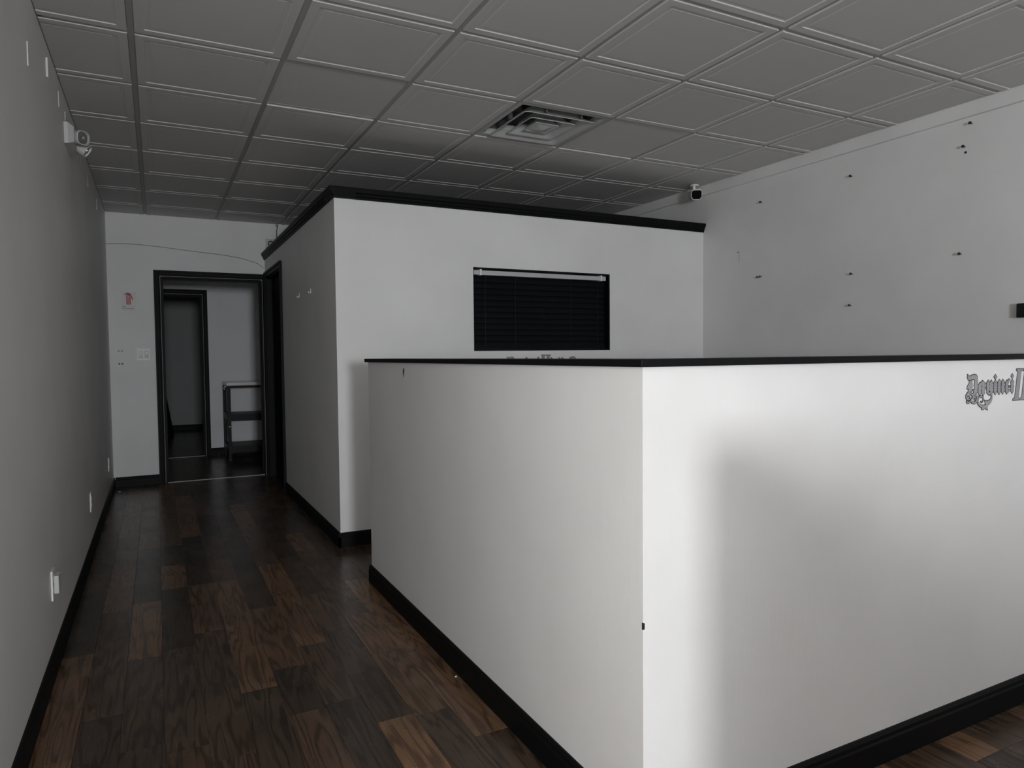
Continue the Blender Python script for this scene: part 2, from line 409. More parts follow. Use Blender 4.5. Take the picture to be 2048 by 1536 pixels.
# ---- door casings
def casing_z(bm, x0, x1, y, z0, z1, face):
    """upright casing strip on a wall facing -y (x0..x1 outer->inner), stepped profile"""
    s = 1 if x1 > x0 else -1; w = abs(x1-x0)
    prof = [(0,0),(0,-0.022),(0.28,-0.022),(0.30,-0.014),(0.36,-0.014),(0.40,-0.018),(0.66,-0.017),(0.70,-0.010),(0.76,-0.010),(0.80,-0.013),(1.0,-0.011),(1.0,0)]
    extrude_profile(bm, [(x0+s*w*a, y+d) for a, d in prof], 'z', z0, z1)
def casing_x(bm, x0, x1, y, ztop, w):
    prof = [(0,0),(0,-0.022),(0.28,-0.022),(0.30,-0.014),(0.36,-0.014),(0.40,-0.018),(0.66,-0.017),(0.70,-0.010),(0.76,-0.010),(0.80,-0.013),(1.0,-0.011),(1.0,0)]
    extrude_profile(bm, [(y+d, ztop-w*a) for a, d in prof], 'x', x0, x1)
def doorway(name, D, y, depth, label, thr=True, right_w=0.055):
    e = empty(name, ((D[0]+D[1])/2, y, 0)); struct(e, label)
    w = 0.058
    bm = bmesh.new(); casing_z(bm, D[0]-w, D[0]-0.004, y, 0, D[3]+w, 0); put(obj('casing_side', bm, 'black'), e)
    bm = bmesh.new(); casing_z(bm, D[1]+right_w, D[1]+0.004, y, 0, D[3]+w, 0); put(obj('casing_side', bm, 'black'), e)
    bm = bmesh.new(); casing_x(bm, D[0]-0.004, D[1]+0.004, y, D[3]+w, w-0.004); put(obj('casing_head', bm, 'black'), e)
    j = 0.014
    put(boxes('jamb', [(D[0]-0.002, D[0]+j, y-0.004, y+depth, 0, D[3])], 'black'), e)
    put(boxes('jamb', [(D[1]-j, D[1]+0.002, y-0.004, y+depth, 0, D[3])], 'black'), e)
    put(boxes('jamb_head', [(D[0]+j, D[1]-j, y-0.004, y+depth, D[3]-j, D[3]+0.002)], 'black'), e)
    put(boxes('door_stop', [(D[0]+j, D[0]+j+0.010, y+0.045, y+0.08, 0, D[3]-j), (D[1]-j-0.010, D[1]-j, y+0.045, y+0.08, 0, D[3]-j), (D[0]+j+0.01, D[1]-j-0.01, y+0.045, y+0.08, D[3]-j-0.010, D[3]-j)], 'black'), e)
    if thr:
        bm = bmesh.new(); extrude_profile(bm, [(y+0.004,-0.002),(y+0.008,0.004),(y+0.018,0.0055),(y+0.030,0.004),(y+0.034,-0.002)], 'x', D[0]+j, D[1]-j)
        t = put(obj('threshold_strip', bm, 'strip'), e); t['label'] = 'bright metal threshold strip'
    return e
doorway('door_1', D1, YB, T, 'open black-cased doorway in the back wall', right_w=0.030)
doorway('door_2', D2, YI, T, 'black-cased inner doorway seen through the back doorway')
# office side door (casing on a wall facing -x)
d3 = struct(empty('door_3', (XO, 3.55, 0)), 'black door in a black casing at the far end of the office side wall')
w = 0.055
for nm, (y0, y1, z0, z1) in (('casing_side', (D3[0]-w, D3[0]+0.004, 0, D3[3]+w)), ('casing_side', (D3[1]-0.004, D3[1]+w, 0, D3[3]+w)), ('casing_head', (D3[0]+0.004, D3[1]-0.004, D3[3]-0.004, D3[3]+w))):
    bm = bmesh.new()
    box(bm, XO-0.012, XO+0.002, y0, y1, z0, z1)
    if nm == 'casing_side':
        o = y0 if y0 < D3[0] else y1
        a, b = (y0, y0+0.02) if y0 < D3[0] else (y1-0.02, y1)
        box(bm, XO-0.022, XO-0.012, a, b, z0, z1)
    else:
        box(bm, XO-0.022, XO-0.012, y0, y1, z1-0.02, z1); box(bm, XO-0.016, XO-0.012, y0, y1, z0+0.006, z0+0.014)
    put(obj(nm, bm, 'black'), d3)
put(boxes('jamb', [(XO, XO+T, D3[0]-0.002, D3[0]+0.014, 0, D3[3])], 'black'), d3)
put(boxes('jamb', [(XO, XO+T, D3[1]-0.014, D3[1]+0.002, 0, D3[3])], 'black'), d3)
put(boxes('jamb_head', [(XO, XO+T, D3[0]+0.014, D3[1]-0.014, D3[3]-0.014, D3[3]+0.002)], 'black'), d3)
put(boxes('door_slab', [(XO+0.05, XO+0.09, D3[0]+0.016, D3[1]-0.016, 0.008, D3[3]-0.016)], 'blackdoor', bevel=0.002), d3)

# ---- office window opening (reveal lining) and blind
w1 = struct(empty('window_1', ((WO[0]+WO[1])/2, YO, WO[2])), 'black-lined window opening in the office front wall')
t_ = 0.010
put(boxes('reveal', [(WO[0]-0.001, WO[0]+t_*0.5, YO+0.001, YO+T, WO[2], WO[3])], 'black'), w1)
put(boxes('reveal', [(WO[1]-t_, WO[1]+0.001, YO+0.001, YO+T, WO[2], WO[3])], 'black'), w1)
put(boxes('reveal', [(WO[0]+t_*0.5, WO[1]-t_, YO+0.001, YO+T, WO[3]-t_, WO[3]+0.001)], 'black'), w1)
put(boxes('sill', [(WO[0]+t_*0.5, WO[1]-t_, YO+0.001, YO+T, WO[2]-0.001, WO[2]+0.010)], 'black'), w1)
put(boxes('pane', [(WO[0]+t_*0.5, WO[1]-t_, YO+0.098, YO+0.102, WO[2]+0.01, WO[3]-t_)], 'glass'), w1)
bl = tag(empty('window_blind', (2.56, YO+0.04, 1.25)), 'closed black slatted blind hanging in the office window under a grey head rail', 'window blind')
bx0, bx1 = WO[0]+0.010, WO[1]-0.020
hr = put(boxes('head_rail', [(bx0, bx1, YO+0.022, YO+0.062, 1.760, 1.792)], 'rail', bevel=0.002), bl); hr['label'] = 'pale grey head rail'
for x in (bx0+0.055, bx1-0.045):
    bm = bmesh.new(); box(bm, x-0.007, x+0.007, YO+0.014, YO+0.066, 1.756, 1.800); bev(bm, 0.003)
    c = obj('clip', bm, 'white'); c.parent = hr; c.matrix_parent_inverse = Matrix.Identity(4)
    c.location = (0,0,0)
nsl = 12; ztop, zbot = 1.757, 1.268; pitch = (ztop-zbot)/nsl
bm = bmesh.new(); ang = math.radians(72); hw = 0.0245
for i in range(5):
    pass
prof = []
for s in range(6):
    u = -1+2*s/5; prof.append((u*hw, 0.0022*(1-u*u)))
for s in range(5, -1, -1):
    u = -1+2*s/5; prof.append((u*hw, 0.0022*(1-u*u)-0.0022))
R2 = [(a*math.cos(ang)-b*math.sin(ang), a*math.sin(ang)+b*math.cos(ang)) for a, b in prof]
extrude_profile(bm, R2, 'x', bx0-2.56+0.004, bx1-2.56-0.004)
sl = obj('slat', bm, 'blind'); sl.parent = bl
for i in range(nsl):
    o = sl if i == 0 else sl.copy()
    if i: COL.objects.link(o); o.parent = bl
    o.location = (0, 0.004, ztop-pitch*(i+0.5)-1.25)
put(boxes('bottom_rail', [(bx0+0.004, bx1-0.004, YO+0.028, YO+0.054, 1.246, 1.264)], 'blind', bevel=0.003), bl)
for x in (2.10, 2.335, 2.80, 3.035):
    bm = bmesh.new(); tube(bm, smooth_path([(x, YO+0.026, 1.762), (x+0.004, YO+0.025, 1.74), (x+0.002, YO+0.0262, 1.72), (x, YO+0.0265, 1.60), (x, YO+0.0265, 1.26)], 4), 0.0012, 6)
    put(obj('ladder_cord', bm, 'dark'), bl)

# ---- storefront behind the camera: frosted street door with a clear lite, and a high frosted window
d4 = struct(empty('door_4', ((DOORX[0]+DOORX[1])/2, YF, 0)), 'frosted street door with a clear lite and a dark metal frame')
a, b = DOORX; fz = DOORZ[1]
put(boxes('door_frame', [(a, a+0.04, YF-0.10, YF-0.02, 0, fz), (b-0.04, b, YF-0.10, YF-0.02, 0, fz), (a+0.04, b-0.04, YF-0.10, YF-0.02, fz-0.04, fz)], 'steel_dark'), d4)
put(boxes('door_rail', [(a+0.04, b-0.04, YF-0.085, YF-0.03, 0.006, 0.10)], 'steel_dark'), d4)
put(wall_piece('frosted_pane', a+0.04, b-0.04, 0.10, fz-0.04, LITE, YF-0.062, YF-0.056, 'frost'), d4)
put(boxes('pane', [(LITE[0], LITE[1], YF-0.062, YF-0.056, LITE[2], LITE[3])], 'glass'), d4)
bm = bmesh.new(); hx = a+0.10; cyl(bm, (hx, YF-0.004, 0.9), (hx, YF-0.004, 1.2), 0.012); cyl(bm, (hx, YF-0.004, 0.93), (hx, YF-0.058, 0.93), 0.008); cyl(bm, (hx, YF-0.004, 1.17), (hx, YF-0.058, 1.17), 0.008)
put(obj('pull_handle', bm, 'metal'), d4)
w2 = struct(empty('window_2', ((WINX[0]+WINX[1])/2, YF, WINZ[0])), 'wide frosted storefront window with a dark metal frame')
a, b = WINX; za, zb = WINZ; mid = (a+b)/2
put(boxes('window_frame', [(a, a+0.04, YF-0.10, YF-0.02, za, zb), (b-0.04, b, YF-0.10, YF-0.02, za, zb), (a+0.04, b-0.04, YF-0.10, YF-0.02, zb-0.04, zb), (a+0.04, b-0.04, YF-0.10, YF-0.02, za, za+0.04)], 'steel_dark'), w2)
put(boxes('mullion', [(mid-0.02, mid+0.02, YF-0.10, YF-0.02, za+0.04, zb-0.04)], 'steel_dark'), w2)
put(boxes('pane', [(a+0.04, mid-0.02, YF-0.073, YF-0.067, za+0.04, zb-0.04)], 'frost'), w2)
put(boxes('pane', [(mid+0.02, b-0.04, YF-0.073, YF-0.067, za+0.04, zb-0.04)], 'frost'), w2)
w3 = struct(empty('added_window', (XL, (SIDE[0]+SIDE[1])/2, SIDE[2])), 'added frosted side window with a dark metal frame in the left wall')  # invented opening, added to house the side lamp
y0, y1, za, zb = SIDE
put(boxes('window_frame', [(XL-0.09, XL-0.01, y0, y0+0.035, za, zb), (XL-0.09, XL-0.01, y1-0.035, y1, za, zb), (XL-0.09, XL-0.01, y0+0.035, y1-0.035, zb-0.035, zb), (XL-0.09, XL-0.01, y0+0.035, y1-0.035, za, za+0.035)], 'steel_dark'), w3)
put(boxes('pane', [(XL-0.05, XL-0.044, y0+0.035, y1-0.035, za+0.035, zb-0.035)], 'frost'), w3)
ground = struct(boxes('ground', [(-30, 34, -60, YF-T-0.001, -0.25, -0.05)], 'concrete'), 'concrete pavement outside the storefront')

# ================================================================== RECEPTION HALF WALL
hw_ = tag(empty('reception_half_wall', (XP, YP, 0)), 'L-shaped white half wall with a thin black cap, enclosing the reception bay', 'half wall')
put(boxes('side_panel', [(XP, XP+T, YP+T, YPE, 0, ZP)], 'halfwall'), hw_)
put(boxes('front_panel', [(XP, XR-0.001, YP, YP+T, 0, ZP)], 'halfwall'), hw_)
cp = 0.018
o = put(boxes('cap', [(XP-0.016, XP+T+0.016, YP+T+0.016, YPE+0.018, ZP, ZP+cp)], 'black', bevel=0.0025), hw_); o['label'] = 'thin black cap board on the side arm'
o = put(boxes('cap', [(XP-0.016, XR-0.001, YP-0.016, YP+T+0.0155, ZP, ZP+cp)], 'black', bevel=0.0025), hw_); o['label'] = 'thin black cap board on the front arm'
bm = bmesh.new(); extrude_profile(bm, [(XP-d, z) for d, z in base_prof()], 'y', YP-0.014, YPE+0.014); put(obj('baseboard', bm, 'black'), hw_)
bm = bmesh.new(); extrude_profile(bm, [(YP-d, z) for d, z in base_prof()], 'x', XP-0.014, XR-0.001); put(obj('baseboard', bm, 'black'), hw_)
bm = bmesh.new(); extrude_profile(bm, [(YPE+d, z) for d, z in base_prof()], 'x', XP-0.014, XP+T); put(obj('baseboard', bm, 'black'), hw_)
# unseen low partition, added to cast the shadow on the half wall front
ew = tag(empty('unseen_partition', (PXE, PYE, 0)), 'unseen low white partition with a black cap, added to cast a shadow', 'half wall')
put(boxes('panel', [(PXE, PXE+0.10, -7.0, PYE, 0, PZE)], 'halfwall'), ew)
put(boxes('cap', [(PXE-0.012, PXE+0.112, -7.012, PYE+0.012, PZE, PZE+0.018)], 'black', bevel=0.0025), ew)
bm = bmesh.new(); extrude_profile(bm, [(PXE-d, z) for d, z in base_prof()], 'y', -7.0, PYE+0.014); put(obj('baseboard', bm, 'black'), ew)
bm = bmesh.new(); extrude_profile(bm, [(PYE+d, z) for d, z in base_prof()], 'x', PXE-0.014, PXE+0.10); put(obj('baseboard', bm, 'black'), ew)
# torn paint near the cap, chip on the corner
bm = bmesh.new(); pts = [(-0.322,1.150),(-0.316,1.145),(-0.312,1.130),(-0.318,1.118),(-0.322,1.106),(-0.325,1.120),(-0.332,1.138),(-0.330,1.147)]
extrude_profile(bm, [(y, z) for y, z in pts], 'x', XP-0.0012, XP+0.002); o = put(obj('paint_tear', bm, 'chip'), hw_); o['label'] = 'small brown tear in the paint'
bm = bmesh.new(); extrude_profile(bm, [(XP-0.0008, 0.560), (XP+0.004, 0.561), (XP+0.0045, 0.575), (XP-0.0008, 0.577)], 'y', YP-0.0012, YP+0.003); put(obj('corner_chip', bm, 'steel_dark'), hw_)

# ================================================================== LETTERING
def minim(cx, top, bot, h=37):
    return [(cx, top), (cx+48, top+72), (cx+h, top+105), (cx+h, (top+bot)/2-25), (cx+h+12, (top+bot)/2), (cx+h, (top+bot)/2+25), (cx+h, bot-110), (cx+42, bot-75), (cx, bot), (cx-45, bot-85), (cx-h, bot-115), (cx-h, (top+bot)/2+25), (cx-h-12, (top+bot)/2), (cx-h, (top+bot)/2-25), (cx-h, top+110), (cx-45, top+80)]
def curl(pts, w):
    P = smooth_path([(x, y, 0) for x, y in pts], 6); n = len(P); L = []; Rr = []
    for i, p in enumerate(P):
        d = (P[min(i+1, n-1)]-P[max(i-1, 0)]).normalized(); nn = Vector((-d.y, d.x, 0)); t = i/(n-1)
        ww = w*(0.35+0.65*math.sin(math.pi*min(1, t*1.0+0.12)))
        # aspect of the traced frame is wider than tall
        L.append((p.x+nn.x*ww*0.75, p.y+nn.y*ww)); Rr.append((p.x-nn.x*ww*0.75, p.y-nn.y*ww))
    return ('strip', L, Rr)
def diamond(cx, cy, a=40, b=62): return [(cx, cy-b), (cx+a, cy), (cx, cy+b), (cx-a, cy)]
def seriffed(dx, x_=0):
    return [(p[0]+dx, p[1]) for p in [(1600,258),(1770,258),(1765,298),(1730,318),(1672,1070),(1682,1095),(1680,1130),(1506,1130),(1512,1100),(1562,1072),(1636,318),(1598,298)]]
LETTERS = {
 'D': [[(245,365),(262,372),(276,405),(302,412),(360,386),(430,368),(480,385),(508,430),(516,560),(518,640),(530,690),(512,740),(505,860),(442,890),(425,858),(440,720),(425,660),(440,580),(432,505),(400,492),(350,500),(300,515),(265,498),(248,440)],
       [(305,520),(368,522),(378,690),(372,760),(355,825),(268,828),(286,742),(240,745),(250,680),(288,612)],
       curl([(400,780),(440,860),(370,900),(300,850),(240,900),(232,980),(270,1040),(320,1010),(310,950),(270,950)], 24),
       curl([(430,900),(500,950),(505,1050),(450,1130),(380,1110),(360,1040),(410,980),(460,1010),(430,1060)], 26),
       curl([(330,1060),(300,1110),(255,1115),(232,1075)], 22), diamond(400, 930, 34, 44)],
 'a': [minim(578, 590, 945), minim(672, 560, 950), [(560,650),(648,543),(735,630),(690,660),(648,625),(590,680)]],
 'v': [minim(802, 540, 870), minim(888, 540, 900), [(770,820),(835,880),(925,820),(930,880),(840,950),(770,880)],
       curl([(880,905),(905,960),(900,1060),(860,1140),(790,1200),(700,1245),(610,1225),(545,1150),(530,1060),(560,990),(615,975),(670,1010),(680,1070),(650,1125),(610,1110)], 30),
       [(715,1085),(760,1110),(830,1095),(895,1035),(905,1075),(880,1140),(820,1190),(790,1240),(800,1345),(760,1330),(735,1290),(680,1330),(635,1325),(630,1280),(700,1265),(745,1200)]],
 'i': [minim(1002, 545, 945), diamond(1002, 455)],
 'n': [minim(1112, 530, 945), minim(1212, 530, 940)],
 'c': [minim(1325, 560, 940), [(1310,610),(1385,525),(1418,550),(1360,625)], [(1325,935),(1300,880),(1340,850),(1400,820),(1402,858)]],
 'i2': [minim(1482, 545, 935), diamond(1480, 448)],
 'I': [seriffed(0)], 'I2': [seriffed(203)],
 'ascender_1': [minim(2005, 415, 945, 26), minim(2110, 540, 945), minim(2215, 540, 945)],
 'ascender_2': [minim(2335, 425, 945, 26)], 'ascender_3': [minim(2462, 420, 945, 26)], 'minim_1': [minim(2580, 545, 945), minim(2675, 545, 945)],
 'capital': [[(2745,520),(2790,440),(2840,392),(2862,380),(2880,410),(2905,400),(2945,368),(2970,400),(3020,470),(3026,520),(2985,560),(2960,470),(2930,430),(2900,470),(2880,520),(2850,470),(2830,500),(2810,560),(2790,880),(2745,840)], minim(2990, 540, 945), minim(2890, 540, 945)],
}
TIES = ['tie_%d' % i for i in range(9)]
for k, x in zip(TIES, (532,625,737,845,945,1057,1162,1262,1400)): LETTERS[k] = [[(x-14,728),(x+14,728),(x+14,756),(x-14,756)]]
def lettering(name, x0, ztop, yplane, label, keys):
    e = tag(empty(name, (x0, yplane, ztop)), label, 'lettering', 'blackletter wall lettering')
    def mp(p): return ((p[0]-245)*0.0002046, -(p[1]-255)*0.0001177)
    for k in keys:
        fb = bmesh.new(); ob = bmesh.new()
        for pi, poly in enumerate(LETTERS[k]):
            dep = 0.0012+0.0001*pi
            if poly[0] == 'strip':
                LL, RR = [mp(p) for p in poly[1]], [mp(p) for p in poly[2]]
                va = [fb.verts.new((x, -dep, z)) for x, z in LL]; vb = [fb.verts.new((x, -dep, z)) for x, z in RR]
                for i in range(len(va)-1): fb.faces.new((va[i], va[i+1], vb[i+1], vb[i]))
                q = LL + RR[::-1]; n = len(q)
                for i in range(n):
                    A, B = Vector(q[i]), Vector(q[(i+1)%n]); d = B-A
                    if d.length < 1e-6: continue
                    d.normalize(); nn = Vector((-d.y, d.x))*0.0020; d = d*0.0013
                    ob.faces.new([ob.verts.new((c.x, -0.0006, c.y)) for c in (A-d+nn, B+d+nn, B+d-nn, A-d-nn)])
                continue
            q = [mp(p) for p in poly]
            vs = [fb.verts.new((x, -dep, z)) for x, z in q]; vb = [fb.verts.new((x, -0.0007, z)) for x, z in q]
            for tri in tessellate_polygon([[Vector((x, z, 0)) for x, z in q]]): fb.faces.new([vs[i] for i in tri])
            n = len(q)
            for i in range(n): fb.faces.new((vs[i], vs[(i+1)%n], vb[(i+1)%n], vb[i]))
            hwid = 0.0024
            for i in range(n):
                A, B = Vector(q[i]), Vector(q[(i+1)%n]); d = B-A
                if d.length < 1e-6: continue
                d.normalize(); nn = Vector((-d.y, d.x))*hwid; d = d*hwid*0.7
                c4 = [A-d+nn, B+d+nn, B+d-nn, A-d-nn]
                ob.faces.new([ob.verts.new((c.x, -0.0006, c.y)) for c in c4])
        for f in fb.faces:
            f.normal_update()
        lf = obj('tie_bar' if k in TIES else 'letter', fb, 'lettergrey', e)
        bmesh.ops.recalc_face_normals(ob, faces=ob.faces)
        for f in ob.faces:
            if f.normal.y > 0: f.normal_flip()
        ol = obj('outline', ob, 'ink', lf)
    return e
lettering('wall_lettering', 2.320, 1.142, YP, 'grey blackletter lettering with dark outlines on the front of the half wall', ['D','a','v','i','n','c',*TIES,'i2','I','I2','ascender_1','ascender_2','ascender_3','minim_1','capital'])
lettering('wall_lettering', 2.253, 1.203, YO, 'grey blackletter lettering under the office window, mostly hidden by the half wall', ['D','a','v','i','n','c',*TIES,'i2','I','I2','ascender_1','ascender_2','ascender_3','minim_1','capital'])

# ================================================================== CEILING DIFFUSER
vc = (3.5*G, 0.5*G)
v = tag(empty('air_diffuser', (vc[0], vc[1], ZC)), 'square stepped air diffuser set into the ceiling grid', 'air vent')
def frustum_rings(bm, rings, rad=0.0, close=False):
    prev = None
    for r, z in rings:
        c = []
        rr = min(rad, r*0.6)
        for qx, qy, a0 in ((1,-1,-90),(1,1,0),(-1,1,90),(-1,-1,180)):
            for k in range(4):
                an = math.radians(a0+30*k); c.append(bm.verts.new((qx*(r-rr)+rr*math.cos(an), qy*(r-rr)+rr*math.sin(an), z)))
        if prev:
            n = len(c)
            for i in range(n): bm.faces.new((prev[i], prev[(i+1)%n], c[(i+1)%n], c[i]))
        prev = c
    if close: bm.faces.new(prev)
def vpart(name, rings, mat, rad=0.02, close=False, parent=v):
    bm = bmesh.new(); frustum_rings(bm, rings, rad, close); return obj(name, bm, mat, parent)
bm = bmesh.new(); hG = G/2-0.003
for s in (-1, 1):
    pass
vpart('flange', [(hG, 0.005), (hG, 0.001), (0.268, 0.000), (0.262, 0.004), (0.25, 0.030), (0.252, 0.032), (0.27, 0.006), (hG, 0.0055)], 'vent', 0.012)
vpart('plenum', [(0.262, 0.006), (0.245, 0.05), (0.20, 0.13)], 'duct', 0.02, True)
vpart('louver_outer', [(0.165, 0.036), (0.180, 0.012), (0.222, -0.016), (0.236, -0.021), (0.237, -0.018), (0.226, -0.011), (0.184, 0.016), (0.169, 0.038)], 'vent', 0.03)
vpart('louver_middle', [(0.100, 0.032), (0.110, 0.010), (0.142, -0.014), (0.154, -0.019), (0.155, -0.016), (0.146, -0.009), (0.114, 0.014), (0.104, 0.034)], 'vent', 0.025)
vpart('center_cone', [(0.050, 0.024), (0.070, -0.004), (0.080, -0.010), (0.080, -0.014), (0.070, -0.014), (0.064, -0.010), (0.004, -0.026)], 'vent', 0.008, True)
for sx, sy in ((-0.1,-0.232),(0.13,-0.232),(-0.232,-0.05),(0.232,0.08)):
    bm = bmesh.new(); 
    if abs(sy) > abs(sx): box(bm, sx-0.007, sx+0.007, sy-0.012, sy+0.012, -0.008, 0.075)
    else: box(bm, sx-0.012, sx+0.012, sy-0.007, sy+0.007, -0.008, 0.075)
    obj('bracket', bm, 'duct', v)
bm = bmesh.new(); cyl(bm, (0,0,0.06), (0,0,0.125), 0.10, 0.12, 24); obj('duct_collar', bm, 'dark', v)
bm = bmesh.new(); cyl(bm, (0,0,0.02), (0,0,0.12), 0.008); obj('hanger_rod', bm, 'metal', v)

# ================================================================== SECURITY CAMERA
cx, cy = 3.948, 1.0
s = tag(empty('security_camera', (cx, cy, ZC)), 'white bullet security camera with a black face hanging from the ceiling by the right wall', 'camera')
zb_ = ZC-0.009
bm = bmesh.new(); cyl(bm, (cx, cy, zb_), (cx, cy, zb_-0.012), 0.036, 0.034, 24); put(obj('mount_plate', bm, 'white'), s)
bm = bmesh.new(); cyl(bm, (cx-0.004, cy, zb_-0.010), (cx-0.004, cy, zb_-0.045), 0.013, 0.012, 16); put(obj('stem', bm, 'white'), s)
fd = Vector((-0.52, -0.83, -0.18)).normalized(); rt = fd.cross(Vector((0,0,1))).normalized(); up = rt.cross(fd)
c0 = Vector((cx+0.012, cy, zb_-0.078))
def oct_(w_, h_, d): 
    P = [(-1,0.72),(-0.7,1),(0.7,1),(1,0.72),(1,-0.45),(0.62,-1),(-0.62,-1),(-1,-0.45)]
    return [c0+fd*d+rt*(x*w_)+up*(z*h_) for x, z in P]
def loft(name, rings, mat, par):
    bm = bmesh.new(); prev = None
    for ring in rings:
        c = [bm.verts.new(p) for p in ring]
        if prev:
            for i in range(len(c)): bm.faces.new((prev[i], prev[(i+1)%len(c)], c[(i+1)%len(c)], c[i]))
        else: bm.faces.new(c[::-1])
        prev = c
    bm.faces.new(prev); return put(obj(name, bm, mat), par)
loft('housing', [oct_(0.034,0.030,-0.11), oct_(0.040,0.036,-0.10), oct_(0.042,0.038,0.040), oct_(0.0425,0.0385,0.048)], 'white', s)
ff = loft('face', [oct_(0.039,0.035,0.044), oct_(0.039,0.035,0.050), oct_(0.036,0.032,0.0515)], 'matte', s); ff['label'] = 'black front face'
bm = bmesh.new(); cyl(bm, c0+fd*0.0505, c0+fd*0.054, 0.015, 0.012, 20); put(obj('lens', bm, 'matte'), s)
loft('visor', [[p+up*0.0035 for p in (c0+fd*-0.06+rt*-0.03+up*0.036, c0+fd*-0.06+rt*0.03+up*0.036, c0+fd*-0.06+rt*0.03+up*0.04, c0+fd*-0.06+rt*-0.03+up*0.04)], [p+up*0.0035 for p in (c0+fd*0.062+rt*-0.03+up*0.036, c0+fd*0.062+rt*0.03+up*0.036, c0+fd*0.062+rt*0.03+up*0.04, c0+fd*0.062+rt*-0.03+up*0.04)]], 'white', s)

# ================================================================== EMERGENCY LIGHT
e = tag(empty('emergency_light', (XL, 0.97, 2.30)), 'two-headed white emergency light fixed high on the left wall', 'emergency light')
bm = bmesh.new(); y0, y1 = 0.85, 1.12
P0 = [(XL+0.001, y0, 2.297), (XL+0.001, y1, 2.297), (XL+0.001, y1, 2.405), (XL+0.001, y0, 2.405)]
P1 = [(XL+0.018, y0, 2.299), (XL+0.018, y1, 2.299), (XL+0.018, y1, 2.403), (XL+0.018, y0, 2.403)]
P2 = [(XL+0.042, y0+0.022, 2.312), (XL+0.042, y1-0.022, 2.312), (XL+0.042, y1-0.022, 2.390), (XL+0.042, y0+0.022, 2.390)]
prev = None
for Q in (P0, P1, P2):
    c = [bm.verts.new(p) for p in Q]
    if prev:
        for i in range(4): bm.faces.new((prev[i], prev[(i+1)%4], c[(i+1)%4], c[i]))
    else: bm.faces.new(c[::-1])
    prev = c
bm.faces.new(prev); put(obj('housing', bm, 'offwhite'), e)
def lamp_head(c, d, up_):
    c = Vector(c); d = Vector(d).normalized(); r_ = d.cross(Vector(up_)).normalized(); u_ = r_.cross(d)
    def ring(rad, t, k=16):
        out = []
        for i in range(k):
            an = 2*math.pi*(i+0.5)/k; cs, sn = math.cos(an), math.sin(an); q = (abs(cs)**3.2+abs(sn)**3.2)**(-1/3.2)
            out.append(c+d*t+r_*(rad*q*cs)+u_*(rad*q*sn))
        return out
    def lo(name, rings, mat, par):
        bm = bmesh.new(); prev = None
        for R_ in rings:
            cc = [bm.verts.new(p) for p in R_]
            if prev:
                for i in range(len(cc)): bm.faces.new((prev[i], prev[(i+1)%len(cc)], cc[(i+1)%len(cc)], cc[i]))
            else: bm.faces.new(cc[::-1])
            prev = cc
        bm.faces.new(prev); o = obj(name, bm, mat); return put(o, par)
    h = lo('lamp_head', [ring(0.014,-0.050), ring(0.026,-0.036), ring(0.034,-0.012), ring(0.0355,0.018), ring(0.032,0.020), ring(0.029,0.006)], 'offwhite', e)
    a = lo('lens', [ring(0.0285,0.0065), ring(0.0275,0.010), ring(0.022,0.012)], 'lens', e)
    bm = bmesh.new(); cyl(bm, c+d*0.012, c+d*0.018, 0.011, 0.008, 10); put(obj('bulb', bm, 'lampglass'), e)
    bm = bmesh.new(); cyl(bm, c-d*0.03, Vector((XL+0.038, c.y, c.z+0.012)), 0.010, 0.012, 12); put(obj('swivel', bm, 'offwhite'), e)
lamp_head((XL+0.068, 0.930, 2.352), (0.62, -0.72, -0.12), (0,0,1))
lamp_head((XL+0.074, 1.035, 2.322), (0.80, -0.10, -0.52), (0,0,1))

# ================================================================== SMALL WALL THINGS
# tape strips on the left wall
strips = [(-0.275, 2.262, 2.349, 0.010, 0.004, 'white paper strip on the left wall, nearest the camera'),
          (0.248, 2.407, 2.489, 0.020, 0.008, 'thicker white strip on the left wall, second from the camera'),
          (0.664, 2.415, 2.489, 0.009, 0.003, 'white paper strip on the left wall just before the emergency light'),
          (0.93, 2.43, 2.475, 0.010, 0.003, 'short white strip on the left wall right above the emergency light'),
          (1.30, 2.385, 2.440, 0.010, 0.003, 'white paper strip on the left wall just past the emergency light'),
          (1.52, 2.375, 2.455, 0.012, 0.003, 'left one of two close white strips beyond the emergency light'),
          (1.70, 2.375, 2.470, 0.012, 0.003, 'right one of two close white strips beyond the emergency light'),
          (2.25, 2.38, 2.46, 0.012, 0.003, 'small white strip on the left wall, second from the back wall'),
          (3.05, 2.38, 2.46, 0.012, 0.003, 'small white strip on the left wall, nearest the back wall')]
for y, z0, z1, wd, th, lab in strips:
    bm = bmesh.new(); box(bm, 0.0003, th, -wd/2, wd/2, 0, z1-z0); bev(bm, th*0.2, 1)
    o = obj('wall_strip', bm, 'white'); o.location = (XL, y, z0); tag(o, lab, 'paper strip', 'white strips high on the left wall')
